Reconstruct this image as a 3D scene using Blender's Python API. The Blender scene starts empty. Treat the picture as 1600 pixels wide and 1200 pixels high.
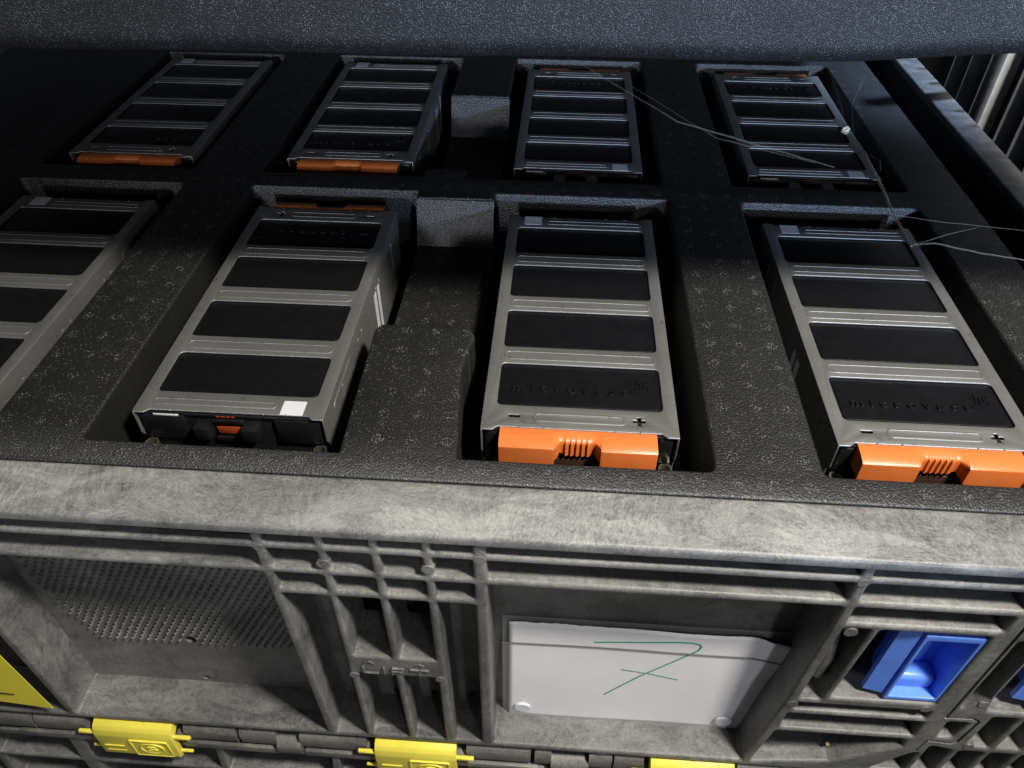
import bpy, bmesh, math, random
from mathutils import Vector, Matrix
random.seed(7)
S = 0.001                                   # everything below is measured in millimetres
scene = bpy.context.scene
C = scene.collection

# ------------------------------------------------------------------ camera
cam_d = bpy.data.cameras.new('camera'); cam = bpy.data.objects.new('camera', cam_d); C.objects.link(cam)
scene.camera = cam
cam_d.sensor_width = 36.0; cam_d.lens = 1184.07 / 1600 * 36.0
cam_d.clip_start = 0.01; cam_d.clip_end = 60
Rm = Matrix(((0.99766, -0.0476328, 0.0490472), (0.0683353, 0.671705, -0.7376602), (0.0021916, 0.7392858, 0.6733882)))
cam.matrix_world = Matrix.Translation((0.05093, -0.402068, 0.408938)) @ Rm.to_4x4()

# ------------------------------------------------------------------ world and lamps
world = bpy.data.worlds.new('World'); scene.world = world; world.use_nodes = True
bg = world.node_tree.nodes['Background']
bg.inputs[0].default_value = (0.55, 0.62, 0.75, 1); bg.inputs[1].default_value = 0.045
scene.view_settings.view_transform = 'Standard'; scene.view_settings.look = 'None'
scene.view_settings.exposure = 0.0; scene.view_settings.gamma = 1.0

def aim(o, loc, target):
    o.location = loc
    o.rotation_euler = (Vector(target) - Vector(loc)).to_track_quat('-Z', 'Y').to_euler()
def area(name, loc, target, size, size_y, power, col):
    d = bpy.data.lights.new(name, 'AREA'); d.shape = 'RECTANGLE'; d.size = size; d.size_y = size_y
    d.energy = power; d.color = col
    o = bpy.data.objects.new(name, d); C.objects.link(o); aim(o, loc, target); return o
# hall lamp above and in front of the bins: lights the ribbed side and the near ends of the modules
area('hall_lamp', (0.66, -0.44, 1.16), (0.0, 0.05, -0.1), 0.15, 0.15, 38, (1.0, 0.955, 0.865))
# hall lamp above and behind: its light grazes past the foam lid onto the rim only
area('hall_lamp', (-0.30, 0.86, 2.45), (0.0, -0.1, 0.0), 0.6, 0.22, 40, (1.0, 0.965, 0.90))
# a further lamp down the aisle at the front right, low enough to reach under the foam slab
area('aisle_lamp', (1.8, -3.6, 1.25), (0.1, 0.2, 0.0), 0.3, 0.3, 24, (0.93, 0.95, 1.0))
# added fill spot, no lamp of the hall: brightens the far row under the slab
d = bpy.data.lights.new('far_row_fill', 'SPOT'); d.energy = 150; d.color = (0.90, 0.93, 1.0)
d.spot_size = math.radians(20); d.spot_blend = 1.0; d.shadow_soft_size = 0.12
sp = bpy.data.objects.new('far_row_fill', d); C.objects.link(sp); aim(sp, (-0.55, -2.6, 0.46), (-0.12, 0.70, 0.19))
# cold daylight coming in low from the open door at the front right
d = bpy.data.lights.new('door_daylight', 'SPOT'); d.energy = 185; d.color = (0.47, 0.66, 1.0)
d.spot_size = math.radians(31); d.spot_blend = 1.0; d.shadow_soft_size = 0.03
sp = bpy.data.objects.new('door_daylight', d); C.objects.link(sp); aim(sp, (0.72, -1.25, 0.19), (0.26, 0.75, 0.30)); sp.scale = (2.0, 1, 1)

# the same daylight through a second opening, behind on the right: catches the far part of the right rim
d = bpy.data.lights.new('door_daylight', 'SPOT'); d.energy = 430; d.color = (0.50, 0.68, 1.0)
d.spot_size = math.radians(15); d.spot_blend = 1.0; d.shadow_soft_size = 0.06
sp = bpy.data.objects.new('door_daylight', d); C.objects.link(sp); aim(sp, (1.75, 1.05, 1.75), (0.64, 0.78, 0.0))

# ------------------------------------------------------------------ materials
def mat(name, col=(.5,.5,.5), rough=.5, metal=0.0, spec=.5, **kw):
    m = bpy.data.materials.new(name); m.use_nodes = True
    b = m.node_tree.nodes['Principled BSDF']
    b.inputs['Base Color'].default_value = (*col, 1); b.inputs['Roughness'].default_value = rough
    b.inputs['Metallic'].default_value = metal; b.inputs['Specular IOR Level'].default_value = spec
    for k, v in kw.items(): b.inputs[k.replace('_', ' ')].default_value = v
    return m
class NB:
    def __init__(s, m): s.m = m; s.t = m.node_tree; s.b = s.t.nodes['Principled BSDF']
    def n(s, typ, **kw):
        x = s.t.nodes.new(typ)
        for k, v in kw.items(): setattr(x, k, v)
        return x
    def l(s, a, b): s.t.links.new(a, b)
    def co(s): return s.n('ShaderNodeTexCoord').outputs['Object']
    def mp(s, v, scale, rot=(0,0,0), loc=(0,0,0)):
        x = s.n('ShaderNodeMapping'); x.inputs['Scale'].default_value = scale
        x.inputs['Rotation'].default_value = rot; x.inputs['Location'].default_value = loc
        s.l(v, x.inputs[0]); return x.outputs[0]
    def noise(s, v, sc, det=4, rough=.55, dist=0):
        x = s.n('ShaderNodeTexNoise'); x.inputs['Scale'].default_value = sc; x.inputs['Detail'].default_value = det
        x.inputs['Roughness'].default_value = rough; x.inputs['Distortion'].default_value = dist
        if v is not None: s.l(v, x.inputs['Vector'])
        return x
    def vor(s, v, sc, feat='F1'):
        x = s.n('ShaderNodeTexVoronoi', feature=feat); x.inputs['Scale'].default_value = sc; s.l(v, x.inputs['Vector']); return x
    def ramp(s, v, stops):
        x = s.n('ShaderNodeValToRGB'); e = x.color_ramp.elements
        while len(e) < len(stops): e.new(.5)
        for k, (p, c) in enumerate(stops):
            e[k].position = p; e[k].color = (*c, 1) if isinstance(c, tuple) else (c, c, c, 1)
        s.l(v, x.inputs[0]); return x.outputs[0]
    def math(s, op, a, b=0.0, c=0.0):
        x = s.n('ShaderNodeMath', operation=op)
        for i, v in enumerate((a, b, c)):
            if isinstance(v, (int, float)): x.inputs[i].default_value = v
            else: s.l(v, x.inputs[i])
        return x.outputs[0]
    def mix(s, f, a, b, mode='MIX'):
        x = s.n('ShaderNodeMix', data_type='RGBA', blend_type=mode)
        for i, v in ((0, f), (6, a), (7, b)):
            if isinstance(v, (int, float)): x.inputs[i].default_value = v
            elif isinstance(v, tuple): x.inputs[i].default_value = (*v, 1)
            else: s.l(v, x.inputs[i])
        return x.outputs[2]
    def bump(s, h, dist, strength=1.0, prev=None):
        x = s.n('ShaderNodeBump'); x.inputs['Distance'].default_value = dist; x.inputs['Strength'].default_value = strength
        s.l(h, x.inputs['Height'])
        if prev is not None: s.l(prev, x.inputs['Normal'])
        return x.outputs[0]

def foam_material(name, col, glint, marks=True, bead=330, bd=.0006):
    m = mat(name, col, .5, 0, .8); k = NB(m); v = k.co()
    v1 = k.vor(v, bead); sm = k.noise(v, 900, 3, .6)
    cells = k.math('SUBTRACT', 1.0, k.math('MULTIPLY', v1.outputs['Distance'], 1.0))
    h = k.math('ADD', cells, k.math('MULTIPLY', sm.outputs[0], .5))
    big = k.noise(v, 26, 3, .6)
    # sparse shiny flecks where the beads fused, their glint also painted as lighter colour
    rnd = k.n('ShaderNodeSeparateColor'); k.l(v1.outputs['Color'], rnd.inputs[0])
    fleck = k.math('MULTIPLY', k.math('GREATER_THAN', rnd.outputs[0], .74), k.ramp(v1.outputs['Distance'], ((.15, 1.0), (.42, 0.0))))
    fl = k.math('MULTIPLY', fleck, k.ramp(big.outputs[0], ((.35, .45), (.65, 1.0))))
    if marks:   # round vent prints on a 26 mm grid, each a cluster of dots
        sx = k.n('ShaderNodeSeparateXYZ'); k.l(v, sx.inputs[0])
        gx = k.math('SUBTRACT', k.math('FRACT', k.math('MULTIPLY_ADD', sx.outputs[0], 1/.026, .37)), .5)
        gy = k.math('SUBTRACT', k.math('FRACT', k.math('MULTIPLY_ADD', sx.outputs[1], 1/.026, .29)), .5)
        r = k.math('SQRT', k.math('ADD', k.math('MULTIPLY', gx, gx), k.math('MULTIPLY', gy, gy)))
        disc = k.ramp(r, ((.165, 1.0), (.205, 0.0)))
        dv = k.vor(k.mp(v, (1, 1, 0)), 520)
        dots = k.math('MULTIPLY', disc, k.ramp(dv.outputs['Distance'], ((.22, 1.0), (.40, 0.0))))
        dot_glint = k.math('MULTIPLY', dots, k.ramp(k.noise(v, 40, 2).outputs[0], ((.35, .45), (.55, 1.0))))
        fl = k.math('MAXIMUM', fl, k.math('MULTIPLY', dot_glint, .55))
        h = k.math('ADD', h, k.math('MULTIPLY', dots, .8))
    dust = k.ramp(big.outputs[0], ((.3, .75), (.75, 1.25)))
    base = k.mix(1.0, col, dust, 'MULTIPLY')
    col_ = k.mix(fl, base, glint)
    if marks: col_ = k.mix(k.math('MULTIPLY', dot_glint, .45), col_, (.17, .165, .155))  # print dots painted lighter, standing in for glints off their relief
    k.l(col_, k.b.inputs['Base Color'])
    k.l(k.math('MULTIPLY_ADD', fl, -.22, .5), k.b.inputs['Roughness'])
    k.l(k.bump(h, bd), k.b.inputs['Normal'])
    return m
M_foam = foam_material('black_bead_foam', (.0085, .0083, .008), (.115, .113, .108), bead=560, bd=.00045)
M_lid = foam_material('grey_black_lid_foam', (.0055, .006, .007), (.15, .155, .17), False, 1350, .0003)

M_lid.node_tree.nodes['Principled BSDF'].inputs['Specular IOR Level'].default_value = .28
def plastic_material(name, dark, light, seed=0.0):
    m = mat(name, light, .5, 0, .5); k = NB(m); v = k.mp(k.co(), (1, 1, 1), loc=(seed, seed*.7, seed*.3))
    w = k.noise(v, 3.2, 2, .5); w2 = k.noise(v, 14, 2, .5)
    add = k.n('ShaderNodeVectorMath', operation='MULTIPLY_ADD'); k.l(w.outputs['Color'], add.inputs[0])
    add.inputs[1].default_value = (.09, .09, .09); k.l(v, add.inputs[2])
    add2 = k.n('ShaderNodeVectorMath', operation='MULTIPLY_ADD'); k.l(w2.outputs['Color'], add2.inputs[0])
    add2.inputs[1].default_value = (.012, .012, .012); k.l(add.outputs[0], add2.inputs[2])
    def flow(scale, sx, sy, nsc, det):
        pv = k.n('ShaderNodeTexVoronoi', feature='SMOOTH_F1'); pv.inputs['Scale'].default_value = scale
        pv.inputs['Smoothness'].default_value = .35; k.l(add.outputs[0], pv.inputs['Vector'])
        rot = k.n('ShaderNodeVectorRotate', rotation_type='EULER_XYZ')
        sc_ = k.n('ShaderNodeVectorMath', operation='SCALE'); k.l(pv.outputs['Color'], sc_.inputs[0]); sc_.inputs['Scale'].default_value = 2.6
        k.l(add2.outputs[0], rot.inputs['Vector']); k.l(pv.outputs['Position'], rot.inputs['Center']); k.l(sc_.outputs[0], rot.inputs['Rotation'])
        return k.noise(k.mp(rot.outputs[0], (sx, sy, sy)), nsc, det, .72)
    st = flow(13, 26, 130, 1.7, 8)
    st2 = flow(9, 45, 420, 1.6, 6)
    grain = k.noise(v, 1500, 2, .6)
    patch = k.noise(add.outputs[0], 11, 5, .6)
    s1 = k.ramp(st.outputs[0], ((.36, 0.0), (.62, 1.0)))
    s2 = k.ramp(st2.outputs[0], ((.40, 0.0), (.70, 1.0)))
    msk = k.ramp(k.noise(add.outputs[0], 9, 3, .6).outputs[0], ((.42, 0.0), (.6, 1.0)))
    smear = k.noise(k.mp(add2.outputs[0], (9, 30, 16), (0, 0, .5)), 1.5, 9, .62, 1.2)
    s3 = k.ramp(smear.outputs[0], ((.36, 0.0), (.50, .45), (.525, .70), (.68, 1.0)))
    f = k.math('ADD', k.math('MULTIPLY_ADD', s3, .36, .02), k.math('MULTIPLY', s1, .32))
    f = k.math('ADD', f, k.math('MULTIPLY', k.math('MULTIPLY', s2, msk), .50))
    f = k.math('MULTIPLY', f, k.ramp(patch.outputs[0], ((.3, .65), (.62, 1.15))))
    spk = k.noise(v, 520, 4, .8)
    f = k.math('ADD', f, k.math('MULTIPLY_ADD', spk.outputs[0], 1.0, -.5))
    f = k.math('ADD', f, k.math('MULTIPLY_ADD', grain.outputs[0], .4, -.2))
    # pale scratches
    sc = k.vor(k.mp(add2.outputs[0], (16, 120, 60), (.3, .1, .9)), 1.3, 'DISTANCE_TO_EDGE')
    scr = k.ramp(sc.outputs['Distance'], ((.0, 1.0), (.012, 0.0)))
    f = k.math('ADD', f, k.math('MULTIPLY', scr, .25))
    x = k.n('ShaderNodeClamp'); k.l(f, x.inputs[0])
    k.l(k.mix(x.outputs[0], dark, light), k.b.inputs['Base Color'])
    k.l(k.math('MULTIPLY_ADD', x.outputs[0], .14, .36), k.b.inputs['Roughness'])
    hh = k.math('ADD', k.math('MULTIPLY', grain.outputs[0], .6), k.math('MULTIPLY', st2.outputs[0], .6))
    k.l(k.bump(hh, .0003, .8), k.b.inputs['Normal'])
    return m
M_bin = plastic_material('weathered_grey_plastic', (.045, .045, .045), (.255, .252, .243))
M_bin2 = plastic_material('weathered_grey_plastic_panel', (.060, .059, .057), (.26, .25, .232), 3.1)

def steel_material():
    m = mat('satin_steel', (.42, .41, .385), .5, .78, .5); k = NB(m); v = k.co()
    a = k.noise(k.mp(v, (8, 260, 60)), 3, 3, .6); b = k.noise(v, 14, 4, .6); c = k.noise(v, 70, 3, .7)
    base = k.ramp(b.outputs[0], ((.3, (.26, .257, .247)), (.7, (.33, .326, .314))))
    smudge = k.ramp(c.outputs[0], ((.63, 0.0), (.72, 1.0)))
    base = k.mix(k.math('MULTIPLY', smudge, .55), base, (.09, .085, .08))
    k.l(base, k.b.inputs['Base Color'])
    k.l(k.math('MULTIPLY_ADD', a.outputs[0], .14, .44), k.b.inputs['Roughness'])
    k.l(k.bump(a.outputs[0], .00006), k.b.inputs['Normal']); return m
M_steel = steel_material()
def grained(name, col, rough, amp=.15, sc=60, bsc=900, bd=.0001, metal=0, spec=.5):
    m = mat(name, col, rough, metal, spec); k = NB(m); v = k.co()
    n = k.noise(v, sc, 5, .65); f = k.ramp(n.outputs[0], ((.3, 1-amp), (.7, 1+amp)))
    k.l(k.mix(1.0, col, f, 'MULTIPLY'), k.b.inputs['Base Color'])
    k.l(k.math('MULTIPLY_ADD', n.outputs[0], .2, rough-.1), k.b.inputs['Roughness'])
    k.l(k.bump(k.noise(v, bsc, 2, .6).outputs[0], bd), k.b.inputs['Normal']); return m
M_panel = grained('black_cell_film', (.0050, .0053, .0065), .40, .10, 90, 1300, .00012, 0, .28)
M_black = grained('black_plastic', (.010, .010, .011), .32, .3, 80)
M_inner = grained('black_core', (.006, .006, .006), .6)
M_orange = grained('orange_plastic', (.66, .165, .038), .38, .06, 40, 1500, .00004)
M_darkorange = grained('dark_orange_plastic', (.35, .05, .01), .5)
M_brown = grained('brown_moulding', (.045, .022, .014), .5)
M_sticker = grained('white_sticker', (.60, .60, .63), .45, .06)
M_tab = grained('beige_plastic_tab', (.55, .50, .42), .5, .1)
M_brass = grained('busbar_brass', (.45, .33, .16), .35, .2, 60, 900, .0001, .9)
M_ring = grained('dull_zinc', (.33, .31, .24), .35, .25, 120, 900, .0001, .9)
M_yellow = grained('yellow_plastic', (.84, .73, .09), .42, .05, 40, 1500, .00004)
M_yellow_card = grained('yellow_card', (.90, .77, .06), .55, .05, 30)
M_blue = grained('blue_plastic', (.11, .26, .86), .34, .12, 60, 1500, .00004)
M_paper = grained('white_paper', (.90, .885, .92), .7, .03, 30)
M_dot = grained('white_fastener', (.74, .75, .84), .5, .02)
M_ink = grained('green_marker_ink', (.03, .36, .24), .6, .2, 200)
M_blackink = grained('black_marker_ink', (.01, .01, .01), .6)
M_sleeve = mat('clear_plastic_sleeve', (.86, .86, .86), .18, 0, .5, Alpha=.12)
M_dark = grained('dark_bin_plastic', (.022, .022, .024), .5, .3, 20)
M_post = grained('galvanised_post', (.45, .45, .45), .5, .25, 25)
M_web = mat('dusty_thread', (.60, .56, .44), .9, 0, .1, Alpha=.12)
M_web2 = mat('dusty_thick_thread', (.66, .62, .48), .9, 0, .1, Alpha=.42)
M_webblob = mat('pale_fluff', (.75, .70, .50), .9, 0, .2)
M_floor = grained('concrete', (.12, .12, .115), .7, .3, 6)
M_stone = grained('orange_dust', (.5, .4, .2), .7)

# ------------------------------------------------------------------ mesh helpers (millimetres in, metres out)
def fin(name, bm, m, parent=None, smooth=False, data=None):
    if data is None:
        data = bpy.data.meshes.new(name)
        bmesh.ops.recalc_face_normals(bm, faces=bm.faces)
        for v in bm.verts: v.co *= S
        bm.to_mesh(data); bm.free()
        data.materials.append(m)
        if smooth:
            for p in data.polygons: p.use_smooth = True
            if hasattr(data, 'set_sharp_from_angle'): data.set_sharp_from_angle(angle=math.radians(38))
    o = bpy.data.objects.new(name, data); C.objects.link(o)
    if parent is not None: o.parent = parent
    return o
def add_box(bm, x0, x1, y0, y1, z0, z1, bev=0, seg=2):
    b = bmesh.new(); bmesh.ops.create_cube(b, size=1)
    for v in b.verts: v.co = Vector(((x0+x1)/2+v.co.x*(x1-x0), (y0+y1)/2+v.co.y*(y1-y0), (z0+z1)/2+v.co.z*(z1-z0)))
    if bev: bmesh.ops.bevel(b, geom=list(b.edges), offset=bev, segments=seg, profile=.5, affect='EDGES', clamp_overlap=True)
    merge(bm, b)
def merge(bm, b):
    me = bpy.data.meshes.new('tmp'); b.to_mesh(me); b.free(); bm.from_mesh(me); bpy.data.meshes.remove(me)
def box(name, x0, x1, y0, y1, z0, z1, m, parent=None, bev=0, seg=2):
    bm = bmesh.new(); add_box(bm, x0, x1, y0, y1, z0, z1, bev, seg); return fin(name, bm, m, parent, bev > 0)
def rpoly(pts, r=0, n=5):
    """round the corners of a polygon; r a number or one per point"""
    out = []; N = len(pts)
    for i in range(N):
        rr = r[i] if isinstance(r, (list, tuple)) else r
        p = Vector(pts[i]); a = Vector(pts[i-1]) - p; b = Vector(pts[(i+1) % N]) - p
        if rr <= 0 or a.length < 1e-6 or b.length < 1e-6: out.append(p.copy()); continue
        la, lb = a.length, b.length; a.normalize(); b.normalize()
        ang = a.angle(b)
        if ang > 3.1: out.append(p.copy()); continue
        t = min(rr / math.tan(ang/2), la*.49, lb*.49)
        s, e = p + a*t, p + b*t
        for k in range(n+1):
            u = k/n; out.append((1-u)**2*s + 2*u*(1-u)*p + u*u*e)
    return [(q.x, q.y) for q in out]
def rrect(x0, x1, y0, y1, r, n=5): return rpoly([(x0,y0),(x1,y0),(x1,y1),(x0,y1)], r, n)
def circle(cx, cy, r, n=20, ry=None):
    return [(cx+r*math.cos(2*math.pi*i/n), cy+(ry or r)*math.sin(2*math.pi*i/n)) for i in range(n)]
def plate_bm(outer, holes, a0, a1, bev=0, plane='XY', res=2):
    """sheet with holes, outline in `plane`, from a0 to a1 across it"""
    cu = bpy.data.curves.new('tmp', 'CURVE'); cu.dimensions = '2D'; cu.fill_mode = 'BOTH'
    th = (a1-a0)/2
    for lp in [outer] + list(holes):
        sp = cu.splines.new('POLY'); sp.points.add(len(lp)-1)
        for p, q in zip(sp.points, lp): p.co = (q[0], q[1], 0, 1)
        sp.use_cyclic_u = True
    cu.extrude = th - bev; cu.bevel_depth = bev; cu.bevel_resolution = res; cu.offset = -bev
    o = bpy.data.objects.new('tmp', cu); C.objects.link(o)
    dg = bpy.context.evaluated_depsgraph_get(); dg.update()
    me = bpy.data.meshes.new_from_object(o.evaluated_get(dg))
    bm = bmesh.new(); bm.from_mesh(me)
    bpy.data.objects.remove(o); bpy.data.curves.remove(cu); bpy.data.meshes.remove(me)
    bmesh.ops.remove_doubles(bm, verts=bm.verts, dist=1e-4)
    mid = (a0+a1)/2
    for v in bm.verts:
        x, y, z = v.co
        if plane == 'XY': v.co = Vector((x, y, z+mid))
        elif plane == 'XZ': v.co = Vector((x, z+mid, y))
        else: v.co = Vector((z+mid, x, y))
    return bm
def grow(lp, d):
    """move a closed loop outwards by d"""
    n = len(lp); A = sum(lp[i][0]*lp[(i+1) % n][1] - lp[(i+1) % n][0]*lp[i][1] for i in range(n)); s = 1 if A > 0 else -1
    out = []
    for i in range(n):
        p = Vector(lp[i]); a = p - Vector(lp[i-1]); b = Vector(lp[(i+1) % n]) - p
        if a.length < 1e-6: a = b
        if b.length < 1e-6: b = a
        n1 = Vector((a.y, -a.x)).normalized(); n2 = Vector((b.y, -b.x)).normalized()
        m = (n1 + n2); m = m.normalized() if m.length > 1e-6 else n1
        k = max(.5, m.dot(n1)); q = p + m*(s*d/k); out.append((q.x, q.y))
    return out
def round_grid_bm(outer, holes, y0, y1):
    """moulded grid in the XZ plane whose front edges (at y0) are fully rounded; holes = (loop, radius)"""
    bm = bmesh.new(); K = 5; loops = []
    for lp, b in [(outer, 0.6)] + holes:
        sgn = -1 if lp is outer else 1
        rings = []
        for k in range(K+1):
            t = math.pi/2*k/K; d = b*(1-math.sin(t)); off = b*(1-math.cos(t))
            rings.append((grow(lp, sgn*off), y0 + d))
        rings.append((lp, y1)) if False else None
        # k=0: side of the hole, b behind the front; k=K: on the front face, b away from the edge
        seq = [(lp, y1)] + rings
        prev = None
        for L_, y in seq:
            cur = [bm.verts.new((p[0], y, p[1])) for p in L_]
            if prev:
                for i in range(len(cur)): bm.faces.new((prev[i], prev[(i+1) % len(cur)], cur[(i+1) % len(cur)], cur[i]))
            prev = cur
        loops.append(rings[-1][0])
    cu = bpy.data.curves.new('tmp', 'CURVE'); cu.dimensions = '2D'; cu.fill_mode = 'BOTH'
    for lp in loops:
        sp = cu.splines.new('POLY'); sp.points.add(len(lp)-1)
        for p, q in zip(sp.points, lp): p.co = (q[0], q[1], 0, 1)
        sp.use_cyclic_u = True
    o = bpy.data.objects.new('tmp', cu); C.objects.link(o)
    dg = bpy.context.evaluated_depsgraph_get(); dg.update()
    me = bpy.data.meshes.new_from_object(o.evaluated_get(dg)); b2 = bmesh.new(); b2.from_mesh(me)
    bpy.data.objects.remove(o); bpy.data.curves.remove(cu); bpy.data.meshes.remove(me)
    for v in b2.verts: v.co = Vector((v.co.x, y0, v.co.y))
    merge(bm, b2)
    bmesh.ops.remove_doubles(bm, verts=bm.verts, dist=2e-3)
    return bm
def plate(name, outer, holes, a0, a1, m, parent=None, bev=0, plane='XY', res=2):
    return fin(name, plate_bm(outer, holes, a0, a1, bev, plane, res), m, parent, True)
def add_prism(bm, prof, x0, x1, axis='X'):
    """extrude a closed profile (pairs) along an axis"""
    rings = []
    for x in (x0, x1):
        rings.append([bm.verts.new((x, p[0], p[1]) if axis == 'X' else ((p[0], x, p[1]) if axis == 'Y' else (p[0], p[1], x))) for p in prof])
    n = len(prof)
    for i in range(n): bm.faces.new((rings[0][i], rings[0][(i+1) % n], rings[1][(i+1) % n], rings[1][i]))
    bm.faces.new(rings[0]); bm.faces.new(rings[1][::-1])
def add_tube(bm, pts, r, n=8, taper=None):
    pts = [Vector(p) for p in pts]; rings = []
    for i, p in enumerate(pts):
        d = (pts[min(i+1, len(pts)-1)] - pts[max(i-1, 0)]).normalized()
        u = d.orthogonal().normalized() if i == 0 else (u - d*u.dot(d)).normalized()
        w = d.cross(u); rr = r if taper is None else r*taper[i]
        rings.append([bm.verts.new(p + u*rr*math.cos(2*math.pi*k/n) + w*rr*math.sin(2*math.pi*k/n)) for k in range(n)])
    for a, b in zip(rings, rings[1:]):
        for k in range(n): bm.faces.new((a[k], a[(k+1) % n], b[(k+1) % n], b[k]))
    bm.faces.new(rings[0][::-1]); bm.faces.new(rings[-1])
def add_ring(bm, c, ro, ri, h, axis='Z', n=20):
    rr = []
    for z, r in ((0, ro), (h, ro), (h, ri), (0, ri)):
        row = []
        for i in range(n):
            a = 2*math.pi*i/n; x, y = r*math.cos(a), r*math.sin(a)
            p = (x, y, z) if axis == 'Z' else ((x, z, y) if axis == 'Y' else (z, x, y))
            row.append(bm.verts.new((c[0]+p[0], c[1]+p[1], c[2]+p[2])))
        rr.append(row)
    for j in range(4):
        a, b = rr[j], rr[(j+1) % 4]
        for i in range(n): bm.faces.new((a[i], a[(i+1) % n], b[(i+1) % n], b[i]))
def add_cyl(bm, c, r, h, axis='Z', n=20, r2=None):
    r2 = r if r2 is None else r2; rr = []
    for z, q in ((0, r), (h, r2)):
        row = []
        for i in range(n):
            a = 2*math.pi*i/n; x, y = q*math.cos(a), q*math.sin(a)
            p = (x, y, z) if axis == 'Z' else ((x, z, y) if axis == 'Y' else (z, x, y))
            row.append(bm.verts.new((c[0]+p[0], c[1]+p[1], c[2]+p[2])))
        rr.append(row)
    for i in range(n): bm.faces.new((rr[0][i], rr[0][(i+1) % n], rr[1][(i+1) % n], rr[1][i]))
    bm.faces.new(rr[0]); bm.faces.new(rr[1])
def text_bm(body, size, ext, plane='XY', width=None, bev=0.0, spacing=1.0):
    cu = bpy.data.curves.new('tmp', 'FONT'); cu.body = body; cu.size = size; cu.extrude = ext; cu.bevel_depth = bev
    cu.align_x = 'CENTER'; cu.align_y = 'CENTER'; cu.space_character = spacing; cu.resolution_u = 3
    o = bpy.data.objects.new('tmp', cu); C.objects.link(o)
    dg = bpy.context.evaluated_depsgraph_get(); dg.update()
    me = bpy.data.meshes.new_from_object(o.evaluated_get(dg)); bm = bmesh.new(); bm.from_mesh(me)
    bpy.data.objects.remove(o); bpy.data.curves.remove(cu); bpy.data.meshes.remove(me)
    xs = [v.co.x for v in bm.verts]; w = max(xs)-min(xs); k = (width/w) if width else 1
    for v in bm.verts:
        x, y, z = v.co; x *= k
        v.co = Vector((x, y, z)) if plane == 'XY' else Vector((x, -z, y))
    return bm
def move(bm, dx, dy, dz):
    for v in bm.verts: v.co += Vector((dx, dy, dz))
    return bm
def empty(name, loc, label, cat, group=None, rz=0):
    o = bpy.data.objects.new(name, None); C.objects.link(o); o.location = Vector(loc)*S; o.rotation_euler.z = rz
    o.empty_display_size = .02
    return tag(o, label, cat, group)
def tag(o, label, cat, group=None, kind=None):
    if label: o['label'] = label
    if cat: o['category'] = cat
    if group: o['group'] = group
    if kind: o['kind'] = kind
    return o

# ------------------------------------------------------------------ the ground far below
gr = box('floor', -6000, 6000, -6000, 6000, -1010, -1000, M_floor); gr['kind'] = 'structure'

# ------------------------------------------------------------------ the big plastic bin
bin_ = empty('plastic_bin', (0, 0, 0), 'large ribbed grey plastic bin in the foreground with yellow clips and blue latches', 'storage bin')
YF, YB = -103.0, -60.0
# top rim, four sides
def rim(x0, x1, y0, y1, bev=3.2): return box('top_rim', x0, x1, y0, y1, -11, -.5, M_bin, bin_, bev, 4)
rim(-852, 585, YF-2.5, YB+1)
rim(552.5, 588, YB+1.2, 905); rim(-852, -816, YB+1.2, 905); rim(-852, 588, 905.2, 945)
box('side_wall', 556, 582, YB+2, 940, -360, -10.5, M_dark, bin_); box('side_wall', -846, -820, YB+2, 940, -360, -10.5, M_dark, bin_)
box('back_wall', -846, 582, 910, 938, -360, -10.5, M_dark, bin_)
box('bin_floor', -846, 582, YB+2, 908, -372, -362, M_dark, bin_)

Z0 = -10.0; R1t, R1b = -23, -30; R2t, R2b = -52, -59; R3t, R3b = -79, -86
H = []
def hole(x0, x1, zb, zt, r=3.0, sl=0): H.append(rpoly([(x0+sl, zb), (x1+sl, zb), (x1, zt), (x0, zt)], r, 4))
cols = [(-845, -404), (-396, -148.5), (-140.5, -104.5), (-98, -67), (-60.5, -30.5), (-24, 4.5), (14, 262.5), (270.5, 381.5), (389.5, 578)]
for x0, x1 in cols:
    hole(x0, x1, R1t, -11.5, 2.2); hole(x0, x1, R2t, R1b, 2.6)
for x0, x1 in cols[2:6]: hole(x0, x1, R3t, R2b, 2.6)
hole(270.5, 378.5, R3t, R2b, 2.6)
SH = -324.5                                                   # upper face of the bottom shelf
H.append(rpoly([(-845, SH), (-401, SH), (-404, R2b), (-845, R2b)], 3))
H.append(rpoly([(-392, SH), (-145, SH), (-148.5, R2b), (-394, R2b)], 3))          # big bay with the dimpled wall
H.append(rpoly([(-136, SH), (-107, SH), (-104.5, R3b), (-140.5, R3b)], 3))
hole(-98.5, -67, -174, R3b, 2.5); hole(-60.5, -30.5, -174, R3b, 2.5)
H.append(rpoly([(-101, SH), (-66, SH), (-67, -203), (-99, -203)], 2.5)); H.append(rpoly([(-60, SH), (-31, SH), (-30.5, -203), (-60.5, -203)], 2.5))
H.append(rpoly([(-22, SH), (4, SH), (4.5, R3b), (-24, R3b)], 3))
H.append(rpoly([(14, SH), (246, SH), (257.5, -200), (262.5, R2b), (14, R2b)], 3))  # bay with the paper
# latch bay
H.append(rpoly([(266.5, -197), (284, -197), (290, R3b), (270.5, R3b)], 3))
H.append(rpoly([(290, -192), (373, -192), (373.5, R3b), (296, R3b)], 3))
hole(266, 374, -217, -203, 2.2); hole(264, 376, -251, -223, 2.5, 0)
H.append(rpoly([(254, SH), (322, -313), (374, -271), (372, -257), (262, -257)], 3))
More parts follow.
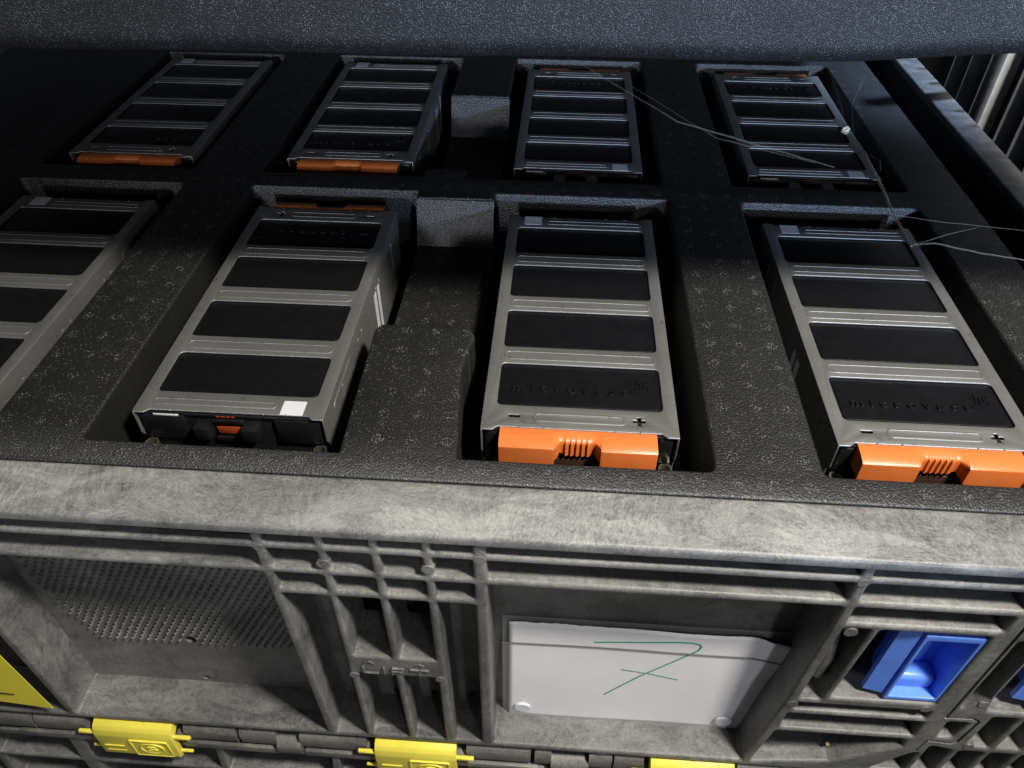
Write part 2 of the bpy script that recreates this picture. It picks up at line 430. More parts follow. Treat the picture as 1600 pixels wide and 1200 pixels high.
# the seam between the side panel and the corner column
H.append(rpoly([(388.2, R2b-4), (390.2, R2b-4), (390.2, -211), (411, -209.5), (418, -215), (415.5, -256), (411, -260), (391, -257), (388, -277),
                (349, -312), (300, -326), (300, -328), (348.5, -314.2), (386.6, -279.5), (389.3, -255), (410.6, -257.8), (413.2, -255), (415.6, -216), (410.5, -211.8), (388.2, -213.3)], .6, 2))
H.append(rpoly([(394, -200), (408, -176), (408, -90), (394, -90)], 3))
H.append(rpoly([(416, -198), (452, -198), (452, -64), (412, -64), (412, -170)], 3))
H.append(rpoly([(396, -251), (408, -248), (411, -219), (394, -219)], 2.5))
for i in range(6):
    x = 425 + i*26.5; H.append(rpoly([(x-1, -263), (x+19, -264), (x+20, -206), (x, -206)], 3)); H.append(rpoly([(x-2, -322), (x+18, -322), (x+19, -272), (x-1, -272)], 3))
for i in range(3): H.append(rpoly([(458+i*40, -198), (492+i*40, -198), (492+i*40, -64), (458+i*40, -64)], 3))
x = 392
H.append(rpoly([(360, -322), (391, -322), (392, -281), (386, -284)], 3)); H.append(rpoly([(397, -322), (416, -322), (417, -272), (397, -266)], 3))
outer = [(-852, -330.5), (585, -330.5), (585, Z0), (-852, Z0)]
def bev_of(lp):
    return .5 if len(lp) > 55 else 2.9
fin('ribbed_frame', round_grid_bm(outer, [(lp, bev_of(lp)) for lp in H], YF, YB), M_bin, bin_, True)
# inner wall behind the ribs with the hand hole and drain holes
wh = [rrect(-99, -28, -178, -96, 4), circle(-271, -243, 5.5, 20), circle(-276, -317, 4, 16), circle(-120, -312, 3.6, 16), circle(-46, -316, 4.5, 16), circle(-8, -314, 4.5, 16), circle(-84, -316, 4.0, 16)]
plate('inner_wall', [(-850, -360), (585, -360), (585, -6), (-850, -6)], wh, YB-2, YB+1.5, M_bin2, bin_, 0, 'XZ')
# fillet line between wall and side of the dimpled bay
bm = bmesh.new()
add_tube(bm, [(-397, YB-2, -60), (-396, YB-2.5, -200), (-394, YB-2, SH)], 2.2, 8)
fin('corner_fillet', bm, M_bin, bin_, True)
# dimples: hundreds of small cones on the wall of the left bay, joined
bm = bmesh.new()
r0 = 0; z = -70
while z > -243:
    x = -388 + (3.7 if r0 % 2 else 0)
    lim = -388 + max(0, (-z-150))*.25
    while x < -150:
        if x > lim + 4 and ((x+271)**2 + (z+243)**2) > 90:
            q = random.uniform(.92, 1.08); n = 6
            ring = [bm.verts.new((x+2.1*q*math.cos(2*math.pi*k/n), YB-1.9, z+1.9*q*math.sin(2*math.pi*k/n))) for k in range(n)]
            top = [bm.verts.new((x+1.0*math.cos(2*math.pi*k/n), YB-5.2*q, z+.3+1.0*math.sin(2*math.pi*k/n))) for k in range(n)]
            for k in range(n): bm.faces.new((ring[k], ring[(k+1) % n], top[(k+1) % n], top[k]))
            bm.faces.new(top)
        x += 7.4
    z -= 6.4; r0 += 1
o = fin('dimples', bm, M_bin2, bin_, True); o['kind'] = 'stuff'
# partitions seen in the centre bay and the lift ledge
box('ledge', -99, -28, YF+6, YB+20, -203, -178.5, M_bin, bin_, 1.5)
bm = text_bm('LIFT', 15, .55, 'XZ', 52, .12, 1.25)
bm.free()
bm = bmesh.new()
def bar(bm, x0, x1, z0, z1, y=YF): add_box(bm, x0, x1, y-1.7, y+.5, z0, z1, .3, 1)
# outlined letters L I F T with an arrow above the first and last
bar(bm, -93, -91.6, -199, -188.5); bar(bm, -93, -80, -199, -197.6)
bar(bm, -75.7, -74.3, -199, -188.5)
bar(bm, -69, -67.6, -199, -188.5); bar(bm, -69, -58, -189.9, -188.5); bar(bm, -69, -59.5, -194.2, -192.8)
bar(bm, -53, -37, -189.9, -188.5); bar(bm, -45.7, -44.3, -199, -188.5)
for cx in (-87, -45):
    for s in (-1, 1):
        b = bmesh.new(); add_box(b, -2.6, 2.6, YF-.9, YF+.5, -.55, .55)
        bmesh.ops.rotate(b, verts=b.verts, cent=(0, 0, 0), matrix=Matrix.Rotation(s*math.radians(40), 3, 'Y'))
        for v in b.verts: v.co += Vector((cx + s*1.9, 0, -181.6))
        merge(bm, b)
fin('moulded_lettering', bm, M_bin, bin_)
for x, z, r in ((-102, -43.5, 6.5), (-27.5, -43, 6.5), (-102, -206, 6), (-28.5, -204, 6), (263, -205, 6.5), (266, -28, 5.5), (9.5, -28, 6), (-144.5, -28, 5.5), (276, -90, 7), (368, -199, 6), (408, -185, 6), (427, -262, 6)):
    bm = bmesh.new(); add_cyl(bm, (x, YF-.5, z), r*.7, 8, 'Y', 24, r*.8)
    fin('round_boss', bm, M_bin, bin_, True)
# bottom shelf lip with little drops
for x in (-330, -225, 118, 205, 290):
    bm = bmesh.new(); add_cyl(bm, (x, YF+1, -331), 5, 6, 'Y', 20); fin('drip_nub', bm, M_bin, bin_, True)

# hinge line and base under the side panel
def barrel(x0, x1, zt=-338, zb=-363, y0=-104, y1=-64):
    bm = bmesh.new()
    pr = [(y1, zb), (y1, zt), (y0+9, zt), (y0+4, zt-2), (y0+1, zt-5.5), (y0, zt-10), (y0, zb+2), (y0+1, zb)]
    add_prism(bm, pr, x0, x1); return fin('hinge_barrel', bm, M_bin2, bin_, True)
for x0, x1 in ((-520, -447), (-444, -392), (-292, -240), (-236, -200), (-176, -110), (-12, 50), (54, 70), (106, 128), (130, 158), (246, 300)): barrel(x0, x1)
for x0, x1 in ((-200, -176), (70, 106)):
    barrel(x0, x1, -352, -372, -108)
for x0, x1 in ((-300, -200), (-176, -106), (-14, 60), (70, 150), (-470, -386)):
    box('hinge_strip', x0+2, x1-2, -106, -100, -379, -368, M_bin2, bin_, 1.2)
HB = []
def bh(pts, r=3): HB.append(rpoly(pts, r, 4))
for x0, x1 in ((-640, -523), (-514, -424), (-408, -270), (-262, -150), (-142, -106), (-99, -67), (-60, -31), (-24, 5), (14, 120), (128, 250), (258, 330), (337, 410), (417, 500)):
    bh([(x0-6, -434), (x1-6, -434), (x1, -382), (x0, -382)]); bh([(x0-12, -500), (x1-12, -500), (x1-6, -441), (x0-6, -441)])
plate('base_frame', [(-652, -1000), (585, -1000), (585, -373), (-652, -373)], HB, YF-1, YB, M_bin, bin_, 1.5, 'XZ', 2)
box('base_wall', -650, 585, YB-8, YB+2, -999, -361, M_bin2, bin_)
# latch-bay clutter behind frame right of the seam
box('slot_panel', 392, 411, -92, YB-1, -178, -64, M_bin2, bin_, 1)
bm = bmesh.new(); add_tube(bm, [(279, -84, -120), (279, -88, -150), (279, -88, -180)], 6, 14, [.6, 1, .7]); fin('latch_hook', bm, M_bin2, bin_, True)

# yellow hinge clips
def clip(cx, zt):
    c = bmesh.new(); w = 39.5; y0 = -112
    pr = [(y0+20, zt+2), (y0+10, zt+1.5), (y0+5, zt-1), (y0+2, zt-5), (y0, zt-12), (y0-1.5, zt-48), (y0+3, zt-52), (y0+6, zt-50), (y0+6, zt-14), (y0+20, zt-8)]
    add_prism(c, pr, cx-w, cx+w)
    bmesh.ops.bevel(c, geom=[e for e in c.edges], offset=1.1, segments=2, profile=.5, affect='EDGES', clamp_overlap=True)
    for s in (-1, 1):
        add_box(c, cx+s*(w+8)-9, cx+s*(w+8)+9, y0+2, y0+6, zt-15, zt-11, .8, 1)
        add_box(c, cx+s*(w+5)-7, cx+s*(w+5)+7, y0+2, y0+5, zt-44, zt-41, .6, 1)
    o = fin('yellow_clip', c, M_yellow, bin_, True)
    e = bmesh.new(); yy = y0-1.2
    fr = rrect(-6, 33, -18, 15, 2); fi = rrect(-4.6, 31.6, -16.6, 13.6, 1.5)
    m1 = plate_bm(fr, [fi], yy-.6, yy+1.6, .2, 'XZ', 1); move(m1, cx, 0, zt-31); merge(e, m1)
    m2 = plate_bm(circle(14, -1.5, 12.5, 28, 11), [circle(14, -1.5, 11, 28, 9.5)], yy-.6, yy+1.6, .2, 'XZ', 1); move(m2, cx, 0, zt-31); merge(e, m2)
    m3 = text_bm('S', 14, .9, 'XZ', 11, .15); move(m3, cx+14, yy, zt-33); merge(e, m3)
    for q in (-6, -16):
        add_box(e, cx-34, cx-14, yy-.5, yy+1.4, zt-31+q+6, zt-30+q+6.2, .2, 1)
    fin('moulded_emblem', e, M_yellow, o)
    for s in (-1, 1):
        for dz, q in ((21, 5.5), (37, 5.0)):
            b2 = bmesh.new(); add_cyl(b2, (cx+s*(w+7)-7, -100, zt-dz), q, 14, 'X', 12); fin('hinge_pin', b2, M_bin2, bin_, True)
    
clip(-341, -338); clip(-61, -338); clip(203, -338)

# blue latches
def latch(dx):
    bl = bmesh.new()
    X0, X1, ZT, ZB = 298+dx, 374+dx, -84, -186
    # left narrow flange and its curl
    add_box(bl, X0-3, X0+2, -86, -66, ZB+10, ZT+4, 1, 2); add_box(bl, X0, X0+10, -84, -68, ZB+6, ZB+14, 2, 2)
    for i in range(4): add_cyl(bl, (X0+1, -86, ZT-10-i*8), 3.2, 6, 'Y', 14)
    add_box(bl, X0, X0+6, -70, -67, ZB+6, ZT+8, .5, 1); add_box(bl, X0+32, X1+2, -70, -67, ZB+6, ZT+8, .5, 1)          # back plate
    for x in (0,): pass
    # standing angled strip
    pr = [(X0+17, -96), (X0+31, -99), (X0+34, -94), (X0+34, -70), (X0+31, -70), (X0+30, -90), (X0+27, -93), (X0+17, -92)]
    add_prism(bl, pr, ZB+2, ZT, 'Z')
    o = fin('blue_latch', bl, M_blue, bin_, True)
    box('slot_dark_sheet', X0+5, X0+33, -66, -64, ZB+8, ZT+6, M_inner, o)  # black sheet painting in the darkness of the open slot
    # finger cup
    p = plate_bm(rrect(X0+33, X1, ZB-4, ZT-8, 1.6), [rrect(X0+36.2, X1-3, ZB+.5, ZT-15, 1.6)], -101, -68, 1.0, 'XZ', 2)
    add_box(p, X0+35, X1-2, -76, -72, ZB-2, ZT-10, .6, 1)
    add_box(p, X0+35, X1-2, -92, -74, ZB-2, ZB+16, 5, 3)
    add_box(p, X0+36, X1-1, -96, -82, ZT-7, ZT+3, 2.5, 3)
    add_box(p, X0+25, X0+35, -98, -90, ZT-3, ZT+4, 1.6, 2)
    fin('finger_cup', p, M_blue, o, True)
latch(0); latch(117)
# a chip of pale debris lying in the bay
bm = bmesh.new(); add_box(bm, -3, 3, -1.5, 1.5, 0, .6, .2, 1)
o = fin('debris_chip', bm, M_stone); o.location = Vector((322, -90, -305))*S; o.rotation_euler = (.4, .6, .5)
tag(o, 'tiny tan chip of debris lying low in the bay under the blue latch', 'debris')

# ------------------------------------------------------------------ paper in its sleeve
pap = empty('paper_sign', (20, -66, -327), 'white paper with torn top edge and handwritten green 7, in a clear sleeve', 'paper sign')
NX, NZ = 60, 26; bm = bmesh.new(); grid = []
rnd = random.Random(3)
edge = [rnd.uniform(-1, 1) for _ in range(NX+1)]
for i in range(NX+1):
    u = i/NX; x = 7 + u*(237 if True else 0)
    zt = 160.5 - 1*u + 1.1*edge[i]*(.5+.5*math.sin(u*9)) + .5*math.sin(u*17)
    if u > .93: zt -= (u-.93)*14
    row = []
    for j in range(NZ+1):
        w = j/NZ; z = zt*w + .5
        y = -.8 - 9*max(0, u-.86)/.14*max(0, w-.55)/.45 - 6*(1-w) - .8*w*u - .5*math.sin(u*7+w*3)
        xx = x + 5*max(0, u-.9)/.1*w*w - 2*u*(1-w)
        row.append(bm.verts.new((xx, y, z)))
    grid.append(row)
for i in range(NX):
    for j in range(NZ): bm.faces.new((grid[i][j], grid[i+1][j], grid[i+1][j+1], grid[i][j+1]))
sh = fin('paper_sheet', bm, M_paper, pap, True)
md = sh.modifiers.new('thickness', 'SOLIDIFY'); md.thickness = .0003
def py(x, z):   # depth of the sheet surface in the empty's space
    u = (x-7)/237; w = z/160.; return -.8 - 9*max(0, u-.86)/.14*max(0, w-.55)/.45 - 6*(1-w) - .8*w*u - .5*math.sin(u*7+w*3)
def ink(path, r, name, m, dy=-.7, parent=None, n=14):
    pts = []
    for a, b in zip(path, path[1:]):
        for k in range(n): t = k/n; pts.append((a[0]*(1-t)+b[0]*t, a[1]*(1-t)+b[1]*t))
    pts.append(path[-1])
    bm = bmesh.new(); L = []
    for i, p in enumerate(pts):
        a = pts[max(i-1, 0)]; b = pts[min(i+1, len(pts)-1)]
        dx, dz = b[0]-a[0], b[1]-a[1]; l = math.hypot(dx, dz) or 1
        nx, nz = -dz/l*r, dx/l*r
        L.append([bm.verts.new((p[0]+s*nx, py(p[0], p[1])+dy, p[1]+s*nz)) for s in (-1, 1)])
    for a, b in zip(L, L[1:]): bm.faces.new((a[0], a[1], b[1], b[0]))
    o = fin(name, bm, m, parent); q = o.modifiers.new('t', 'SOLIDIFY'); q.thickness = .0002; return o
def W(l): return [(x-20, z+327) for x, z in l]
ink(W([(99.5, -190), (138, -185), (169.7, -180.3), (181, -179.8), (187.5, -181.3), (189.5, -184.9), (187.8, -190.8), (174, -207), (144.5, -240), (114.9, -277)]), .85, 'handwritten_seven', M_ink, -.6, sh)
ink(W([(126.5, -231.2), (152.5, -235.5), (177.8, -241.9)]), .75, 'seven_crossbar', M_ink, -.6, sh)
box('sleeve_back', 1, 239, .6, 1.0, 0, 167, M_sleeve, pap)
sl = bmesh.new(); g2 = []
for i in range(21):
    u = i/20; row = []
    for j in range(9):
        w = j/8; x = 1+u*238; z = w*(130+1.5*u); row.append(sl.verts.new((x, min(py(max(x, 7), z)-1.4, -1.6), z)))
    g2.append(row)
for i in range(20):
    for j in range(8): sl.faces.new((g2[i][j], g2[i+1][j], g2[i+1][j+1], g2[i][j+1]))
sf = fin('sleeve_front', sl, M_sleeve, pap, True)
bm = bmesh.new(); add_tube(bm, [(1+238*i/20, min(py(max(1+238*i/20, 7), 130)-1.4, -1.6), 130+1.5*i/20) for i in range(21)], .55, 6)
fin('sleeve_edge', bm, grained('sleeve_edge_grey', (.12, .115, .11), .4), pap, True)
bm = bmesh.new(); add_box(bm, 0, 240, -9, 1, -1.5, .2, .3, 1); fin('sleeve_edge', bm, bpy.data.materials['sleeve_edge_grey'], pap)
for x, z in ((40, -308), (230, -309)):
    bm = bmesh.new(); add_cyl(bm, (x-20, -8.6, z+327), 8.2, 1.2, 'Y', 32); add_cyl(bm, (x-20, -9.2, z+327), 7.2, .7, 'Y', 32)
    fin('round_fastener', bm, M_dot, pap, True)

# yellow card at the far left
CARD = [(-412, -197), (-405.5, -307), (-520, -288), (-540, -120), (-418, -120)]
bm = bmesh.new(); add_prism(bm, [(x+460, z+200) for x, z in CARD], 0, .5, 'Y')
card = fin('yellow_card', bm, M_yellow_card); card.location = Vector((-460, -107, -200))*S
tag(card, 'bright yellow card with a black pen line, at the left edge of the bin', 'card')
bm = bmesh.new(); add_tube(bm, [(-55, -.7, -68.5), (-20, -.7, -75), (8, -.7, -79), (28, -.7, -80.5)], .75, 6, [1, 1, 1, .5]); o = fin('pen_line', bm, M_blackink, card)

# ------------------------------------------------------------------ foam tray
tray = empty('foam_tray', (0, 0, -112), 'black bead foam tray with deep pockets, filling the top of the grey bin', 'foam tray')
def tr(name, bm_or_obj): return bm_or_obj
ZT = 112  # tray space: floor 0, top 112
PX = {'A': -563, 'B': -294, 'C': -21.5, 'D': 249}
F0, F1 = -36, 357; G0, G1 = 392, 779
fh = []
R_ = 7
fh.append(rrect(-563, -371, F0, F1, R_))
# B and C pockets joined by the cut-down passage behind the block
fh.append(rpoly([(-294, F0), (-100, F0), (-103, 108), (-99, 117), (-22, 116), (-15, 108), (-21.5, 60), (-13, F0), (172, F0), (172, F1), (-20, F1), (-20, 344), (-104, 343), (-104, F1), (-294, F1)],
                [R_, 1, 2, 6, 8, 5, 20, 3, R_, R_, R_, 2, 2, 2, R_], 5))
fh.append(rrect(249, 439, F0+1, F1, R_))
fh.append(rrect(-560, -374, G0, G1-8, R_))
fh.append(rpoly([(-293, G0), (-104, G0), (-104, 412), (-56, 412), (-56, G0), (168, G0), (168, G1), (-23, G1), (-23, 630), (-102, 630), (-102, G1-4), (-293, G1-4)], [R_, 2, 2, 2, 2, R_, R_, R_, 2, 2, 2, R_], 5))
fh.append(rrect(246, 439, G0+2, G1, R_))
bm = plate_bm([(-613, -59), (503, -59), (503, 903), (-613, 903)], fh, 8, ZT, 2.6, 'XY', 3)
body = fin('tray_body', bm, M_foam, tray, True)
box('tray_base', -613, 503, -59, 903, 0, 7.8, M_foam, tray)
# sunken passages with their sloping ends
bm = bmesh.new(); add_box(bm, -104, -16, 112, 350, 4, ZT-50, 1)
add_prism(bm, [(330, ZT-52), (324, ZT-50), (342.5, ZT-2.5), (345, ZT-1), (350, ZT-1), (350, ZT-52)], -104.5, -19)
fin('sunken_passage', bm, M_foam, tray)
bm = bmesh.new(); add_box(bm, -102, -22, 395, 640, 4, ZT-50, 1)
add_prism(bm, [(612, ZT-52), (607, ZT-50), (629, ZT-2.5), (632, ZT-1), (640, ZT-1), (640, ZT-52)], -102.5, -22)
fin('sunken_passage', bm, M_foam, tray)
box('side_slab', -814, -606, -59, 903, 0, ZT-1, M_foam, tray, 3)
box('side_step', 503.2, 551, -58, 903, 4, ZT-42, M_foam, tray, 3)

# ------------------------------------------------------------------ battery modules
HX, HY = 75.5, 159.0
proto_mod = empty('battery_module', (HX, HY, -104), '', 'battery module', 'battery modules lying in the foam tray')
def build_module(t):
    ox, oy, oz = -HX, -HY, 104.0           # local: x 0..151, y 0..318, z top 0 -> centred
    def P(name, bm, m, sm=True, parent=t): move(bm, ox, oy, oz); return fin(name, bm, m, parent, sm)
    holes = [rrect(10.5, 140.5, a, b, 5) for a, b in ((26, 76.5), (98, 150), (172, 224), (246, 295))]
    for L_ in (0, 318):
        s = 1 if L_ == 0 else -1
        if s == 1:
            holes.append(rrect(20.5, 29.5, 12.7, 15.6, .8))
            holes.append(rpoly([(116.5, 12.8), (119.8, 12.8), (119.8, 9.6), (122.6, 9.6), (122.6, 12.8), (126, 12.8), (126, 15.6), (122.6, 15.6), (122.6, 18.8), (119.8, 18.8), (119.8, 15.6), (116.5, 15.6)], .4, 2))
    out = rpoly([(0, -1.5), (9, -1.5), (13, 2.2), (138, 2.2), (142, -1.5), (151, -1.5), (151, 319.5), (142, 319.5), (138, 316), (13, 316), (9, 319.5), (0, 319.5)], 1.2, 3)
    P('top_cover', plate_bm(out, holes, -1.4, 0, .45, 'XY', 2), M_steel)
    # pressed beads along the cross bars
    for y0, y1, x0, x1 in ((9, 19, 40, 111), (81.5, 93, 12, 139), (155.5, 167, 12, 139), (229.5, 241, 12, 139), (302, 310, 40, 139)):
        b = plate_bm(rrect(x0, x1, y0, y1, (y1-y0)/2, 7), [rrect(x0+1.7, x1-1.7, y0+1.7, y1-1.7, (y1-y0)/2-1.7, 7)], -.3, .32, .25, 'XY', 2)
        P('pressed_bead', b, M_steel)
    # little bend notches on the end edges
    for x in (30, 48, 103, 122):
        for ya in (1.4, 315):
            b = bmesh.new(); add_box(b, x-.8, x+.8, ya, ya+1.8, -.9, .35, .3, 1); P('edge_notch', b, M_steel)
    # black cell panels
    for i, (a, c) in enumerate(((26, 76.5), (98, 150), (172, 224), (246, 295))):
        b = bmesh.new(); add_box(b, 9.5, 141.5, a-1, c+1, -3.2, -1.9, 0)
        p = P('cell_panel', b, M_panel)
        b = plate_bm(rrect(12.6, 138.4, a+2.2, c-2.2, 4), [], -2.2, -1.35, .4, 'XY', 2)
        P('raised_film', b, M_panel, True, p)
        if i == 0:
            b = text_bm('microvast', 12.5, .55, 'XY', 92, .18, 1.7); move(b, 67, 47, -.75)
            rr = random.Random(5)
            for r in range(5):
                for q in range(5):
                    if rr.random() < .72: add_cyl(b, (117+q*3.2+r*.4, 49+r*2.9, -1.4), 1.0, 1.2, 'Z', 8)
            P('embossed_word', b, M_panel, True, p)
    # folded side sheets
    for sx in (0, 1):
        x0, x1 = (0.0, 1.3) if sx == 0 else (149.7, 151.0)
        ol = rpoly([(-1.5, -.7), (-1.5, -24), (3, -31), (3, -104), (315, -104), (315, -31), (319.5, -24), (319.5, -.7)], 1.5, 3)
        P('side_sheet', plate_bm(ol, [], x0, x1, .45, 'YZ', 2), M_steel)
        xo = (-.6, .2) if sx == 0 else (150.8, 151.6)
        for yc in (42, 108, 122, 188, 202, 262):
            b = plate_bm(rrect(yc-2.2, yc+2.2, -88, -14, 2.2, 4), [], xo[0], xo[1], .35, 'YZ', 1); P('side_bead', b, M_steel)
        b = plate_bm(rrect(228, 292, -92, -10, 6, 4), [rrect(230.5, 289.5, -89.5, -12.5, 4, 4)], xo[0], xo[1], .3, 'YZ', 1); P('side_bead', b, M_steel)
        if sx == 0:
            b = bmesh.new(); add_box(b, -.35, -.05, 111, 133, -72, -18); P('side_sticker', b, M_sticker, False)
    b = bmesh.new(); add_box(b, 2, 149, 6, 312, -103, -3.4, .8); P('core', b, M_inner, False)
    # end faces
    for y0, y1 in ((2.6, 6.2), (311.8, 315.4)):
        b = bmesh.new(); add_box(b, 3, 148, y0, y1, -103, -2.4, .6)
        s = -1 if y0 < 10 else 1; yy = y0 if s < 0 else y1
        add_box(b, 4, 14 if s < 0 else 40, *sorted((yy, yy+s*2.6)), -30, -5, .8); add_box(b, 137 if s < 0 else 112, 147, *sorted((yy, yy+s*2.6)), -30, -5, .8)
        add_box(b, 3, 148, *sorted((yy, yy+s*1.6)), -5, -2.6, .4)
        P('end_cap', b, M_black)
    # bushings at the four corners
    for x in (7, 144):
        for y in (-3.5, 321.5):
            b = bmesh.new(); add_ring(b, (x, y, -46), 5.4, 3.9, 14, 'Z', 20); P('corner_bushing', b, M_ring)
    # orange terminal cover: cross-sections lofted along x
    prof_x = [(15, 16, -20), (16, 16.5, -22), (56.8, 16.5, -22), (57, 16.5, -19.5), (58.8, 16.2, -19.5), (59, 15, -17), (61.5, 11, -17), (63, 8.6, -14.5), (65, 8, -15.5)]
    for r in range(5):
        xx = 67 + r*4.3; prof_x += [(xx, 8.0, -17.5), (xx+.5, 9.4, -17.5), (xx+1.0, 9.4, -17.5), (xx+3.4, 8.0, -17.5)]
    prof_x += [(89, 8, -15.5), (91, 8.6, -14.5), (92.5, 11, -17), (95, 15, -17), (95.2, 16.2, -19.5), (97, 16.5, -19.5), (97.2, 16.5, -22), (138, 16.5, -22), (139, 16, -20)]
    prof_x = [((p[0]-15)*119/124+15, p[1], p[2]) for p in prof_x]
    b = bmesh.new(); rings = []
    for x, d_, zb in prof_x:
        pr = [(2.4, -1.2), (1.0, -.6), (-d_*.5, -1.3), (-d_*.9, -2.6), (-d_*.98, -3.6), (-d_, -5.2), (-d_, zb), (-d_+1.6, zb), (2.4, zb)]
        rings.append([b.verts.new((x, p[0], p[1])) for p in pr])
    for a, c in zip(rings, rings[1:]):
        for k in range(9): b.faces.new((a[k], a[(k+1) % 9], c[(k+1) % 9], c[k]))
    b.faces.new(rings[0]); b.faces.new(rings[-1][::-1])
    cov = P('terminal_cover', b, M_orange)
    b = bmesh.new(); add_box(b, 56, 98, -6.5, 2.5, -40, -23, .5); P('terminal_seat', b, M_brown)
    for x0 in (20, 96):
        b = bmesh.new(); add_box(b, x0, x0+34, -13.5, 2, -27, -24.6, .6); P('busbar', b, M_brass)
    # connector on the other end
    for x0 in (52, 90):
        b = bmesh.new(); add_box(b, x0, x0+13, 314, 327, -22, -9, 1.2); P('connector_post', b, M_black)
    b = bmesh.new(); add_box(b, 65, 90, 315, 318.5, -11, -7, .5); add_box(b, 65, 90, 315, 318.5, -30, -26, .5); P('connector_bridge', b, M_black)
    b = bmesh.new(); add_box(b, 66, 88, 315, 317.2, -23, -15, .4); P('orange_seal', b, M_darkorange)
    b = bmesh.new(); add_box(b, 66.5, 68.2, 314, 322, -26, -17, .4); P('metal_clip', b, M_brass)
    b = bmesh.new(); add_box(b, 116, 136, 315.2, 317.6, -5.2, -3.6, .2); P('code_strip', b, M_sticker)
    b = bmesh.new()
    for q in range(4): add_box(b, 71+q*4, 73.8+q*4, 315.2, 317.3, -4.6, -3.6)
    P('orange_marking', b, M_darkorange)
    b = plate_bm(rrect(17, 35, 300.5, 317-.8, .8, 3), [], .05, .28, 0, 'XY'); P('white_sticker', b, M_sticker, False)
build_module(proto_mod)
# (x of left edge, y of front edge, reversed, label)
mods = [(0, 0, 0, 'steel battery module showing its whole orange end cover, right of the raised foam block'),
        (-273, 0, 1, 'steel battery module with its black connector end in front, left of the raised foam block'),
        (-542.5, 3, 0, 'steel battery module cut off by the left edge of the picture'),
        (267.5, 1.5, 0, 'steel battery module in the front row cut by the right edge, orange cover cropped'),
        (-539.5, 423, 0, 'dark battery module in the back left corner, orange cover facing the viewer'),
        (-274, 427, 0, 'dark battery module in the back row with orange cover, left of the sunken passage'),
        (-2.5, 428, 1, 'dark battery module with two beige connector posts, just right of the sunken passage'),
        (270.5, 430, 1, 'dark battery module with beige connector posts in the back right corner, crossed by dusty threads')]
def copy_tree(o, parent=None):
    c = o.copy(); C.objects.link(c); c.parent = parent
    for ch in list(o.children): copy_tree(ch, c)
    return c
for i, (x, y, rev, lab) in enumerate(mods):
    t = proto_mod if i == 0 else copy_tree(proto_mod)
    t.location = Vector((x+HX, y+HY, -104 if i in (4, 5) else -108))*S
    t.rotation_euler.z = (math.pi if rev else 0) + math.radians([0, .25, -.2, .1, .2, .3, -.2, 0][i])
    t['label'] = lab
    if i >= 6:
        for ch in t.children:
            if ch.name.startswith('connector_post'):
                ch.data = ch.data.copy(); ch.data.materials.clear(); ch.data.materials.append(M_tab); ch['label'] = 'beige connector post'

# ------------------------------------------------------------------ foam lid hanging above
NXL = 80; bm = bmesh.new(); rows = []
def lid_z(x): # underside sags a little and lifts at the right
    return 242.2 + .009*max(-400, min(x, 330)) + .075*max(0, min(x, 360)-228) + .5*math.sin(x*.03)
prof = []
for k in range(9):
    a = math.pi/2*k/8; prof.append((69+16-16*math.sin(a), 16-16*math.cos(a)))   # rounded lower front edge
prof = prof + [(69, 40), (69, 58), (71, 63), (76, 66)]
for i in range(NXL+1):
    x = -900 + 1500*i/NXL; zb = lid_z(x)
    pts = [(950, 0)] + [(p[0], p[1]) for p in prof] + [(950, 66)]
    rows.append([bm.verts.new((x, p[0], zb-250+p[1])) for p in pts])
n = len(rows[0])
for a, b in zip(rows, rows[1:]):
    for k in range(n): bm.faces.new((a[k], a[(k+1) % n], b[(k+1) % n], b[k]))
bm.faces.new(rows[0]); bm.faces.new(rows[-1][::-1])
lid = fin('foam_slab_cover', bm, M_lid, None, True); lid.location = (0, 0, 250*S)
tag(lid, 'thick dark grey foam lid hanging level above the modules across the top', 'foam lid')

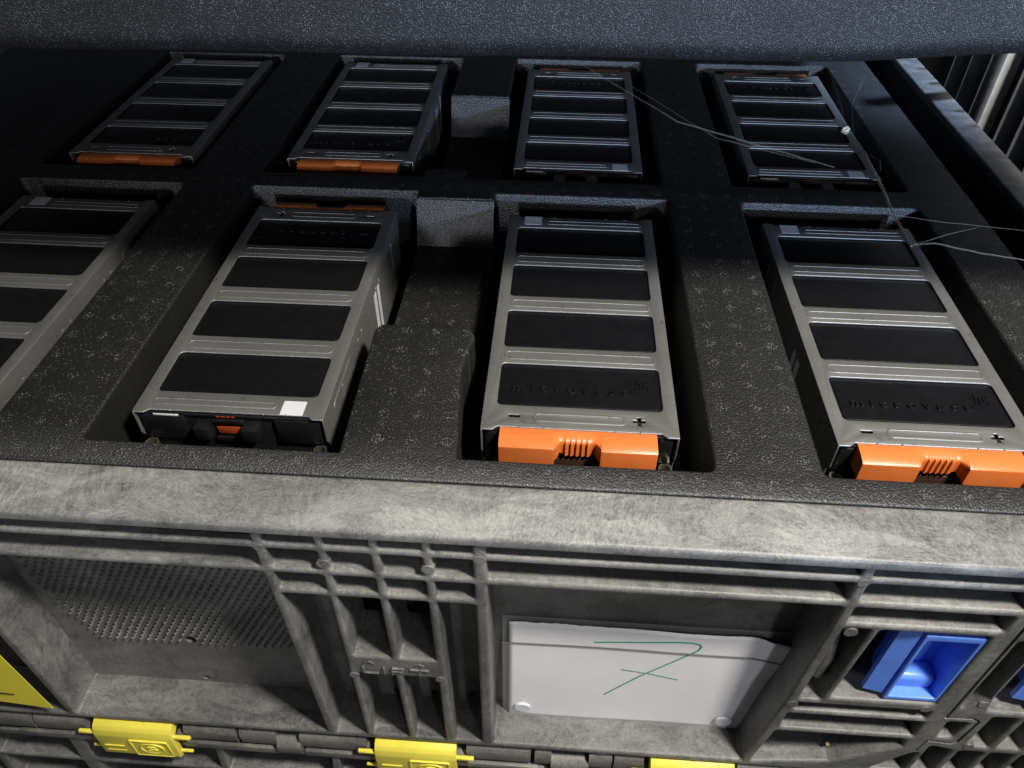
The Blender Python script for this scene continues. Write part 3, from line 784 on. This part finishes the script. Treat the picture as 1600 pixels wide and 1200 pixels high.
# ------------------------------------------------------------------ what stands beyond the right rim
nb = empty('neighbour_bin', (650, 500, -300), 'dark ribbed bin wall standing beyond the right rim', 'storage bin')
box('wall_panel', 30, 45, -500, 700, -400, 425, M_dark, nb)
for y, w in ((60, 5), (110, 5), (156, 5), (246, 6), (300, 5), (-20, 6), (350, 6)):
    box('upright_rib', 4, 30, y-w/2, y+w/2, -400, 425, M_post, nb, 1.2)
for y, z in ((228, 330), (180, 305), (130, 345), (90, 318)):
    bm = bmesh.new(); add_cyl(bm, (26, y, z), 4, 5, 'X', 14); fin('bolt', bm, M_post, nb)
pt = box('steel_post', 0, 22, -11, 11, -700, 560, M_post, None, 2); pt.location = Vector((645, 704, -300))*S
tag(pt, 'pale steel post catching blue light beyond the right rim', 'post')

# ------------------------------------------------------------------ dusty threads stretched over the right side
web = empty('cobweb', (380, 480, 30), 'pale dusty cobweb threads with a small knot, stretched over the right-hand modules', 'cobweb')
def th(pts, r, name='thread', tp=None):
    w = []
    rr = random.Random(len(pts)*7+int(pts[0][0]))
    P_ = [Vector(p) - Vector((380, 480, 30)) for p in pts]
    for a, b in zip(P_, P_[1:]):
        for k in range(6):
            t = k/6; q = a.lerp(b, t); w.append(q + Vector((rr.uniform(-1, 1)*.35, rr.uniform(-1, 1)*.35, rr.uniform(-1, 1)*.3)))
    w.append(P_[-1]); bm = bmesh.new(); add_tube(bm, w, r, 6, [1-.5*abs(2*i/(len(w)-1)-1) for i in range(len(w))]); return fin(name, bm, M_web if name == 'thread' else M_web2, web, True)
th([(67, 688, 30), (190, 493, 30), (304, 416, 30), (350, 390, 28)], 1.0)
th([(140, 600, 30), (230, 450, 30), (330, 395, 30)], .5)
th([(415, 700, 30), (398, 560, 30), (385, 484, 30)], .9)
th([(388, 490, 30), (390, 420, 31), (386, 350, 31), (382, 281, 30), (381, 229, 30)], 1.5, 'thick_thread')
th([(455, 660, 30), (412, 560, 30), (392, 478, 30)], .8)
th([(384, 232, 30), (405, 236, 30), (440, 222, 30), (500, 206, 30)], .9)
th([(384, 232, 30), (420, 252, 30), (455, 268, 30)], .5)
th([(395, 420, 30), (400, 400, 32), (396, 380, 30)], .6)
th([(388, 285, 30), (430, 275, 30), (520, 262, 30)], .4)
bm = bmesh.new(); bmesh.ops.create_icosphere(bm, subdivisions=3, radius=4.6)
for v in bm.verts: v.co *= 1 + .18*math.sin(v.co.x*2.1+v.co.y*3)*math.cos(v.co.z*2.7)
move(bm, 5, 4, 0); fin('knot', bm, M_webblob, web, True)

scene.render.resolution_x = 1024; scene.render.resolution_y = 768
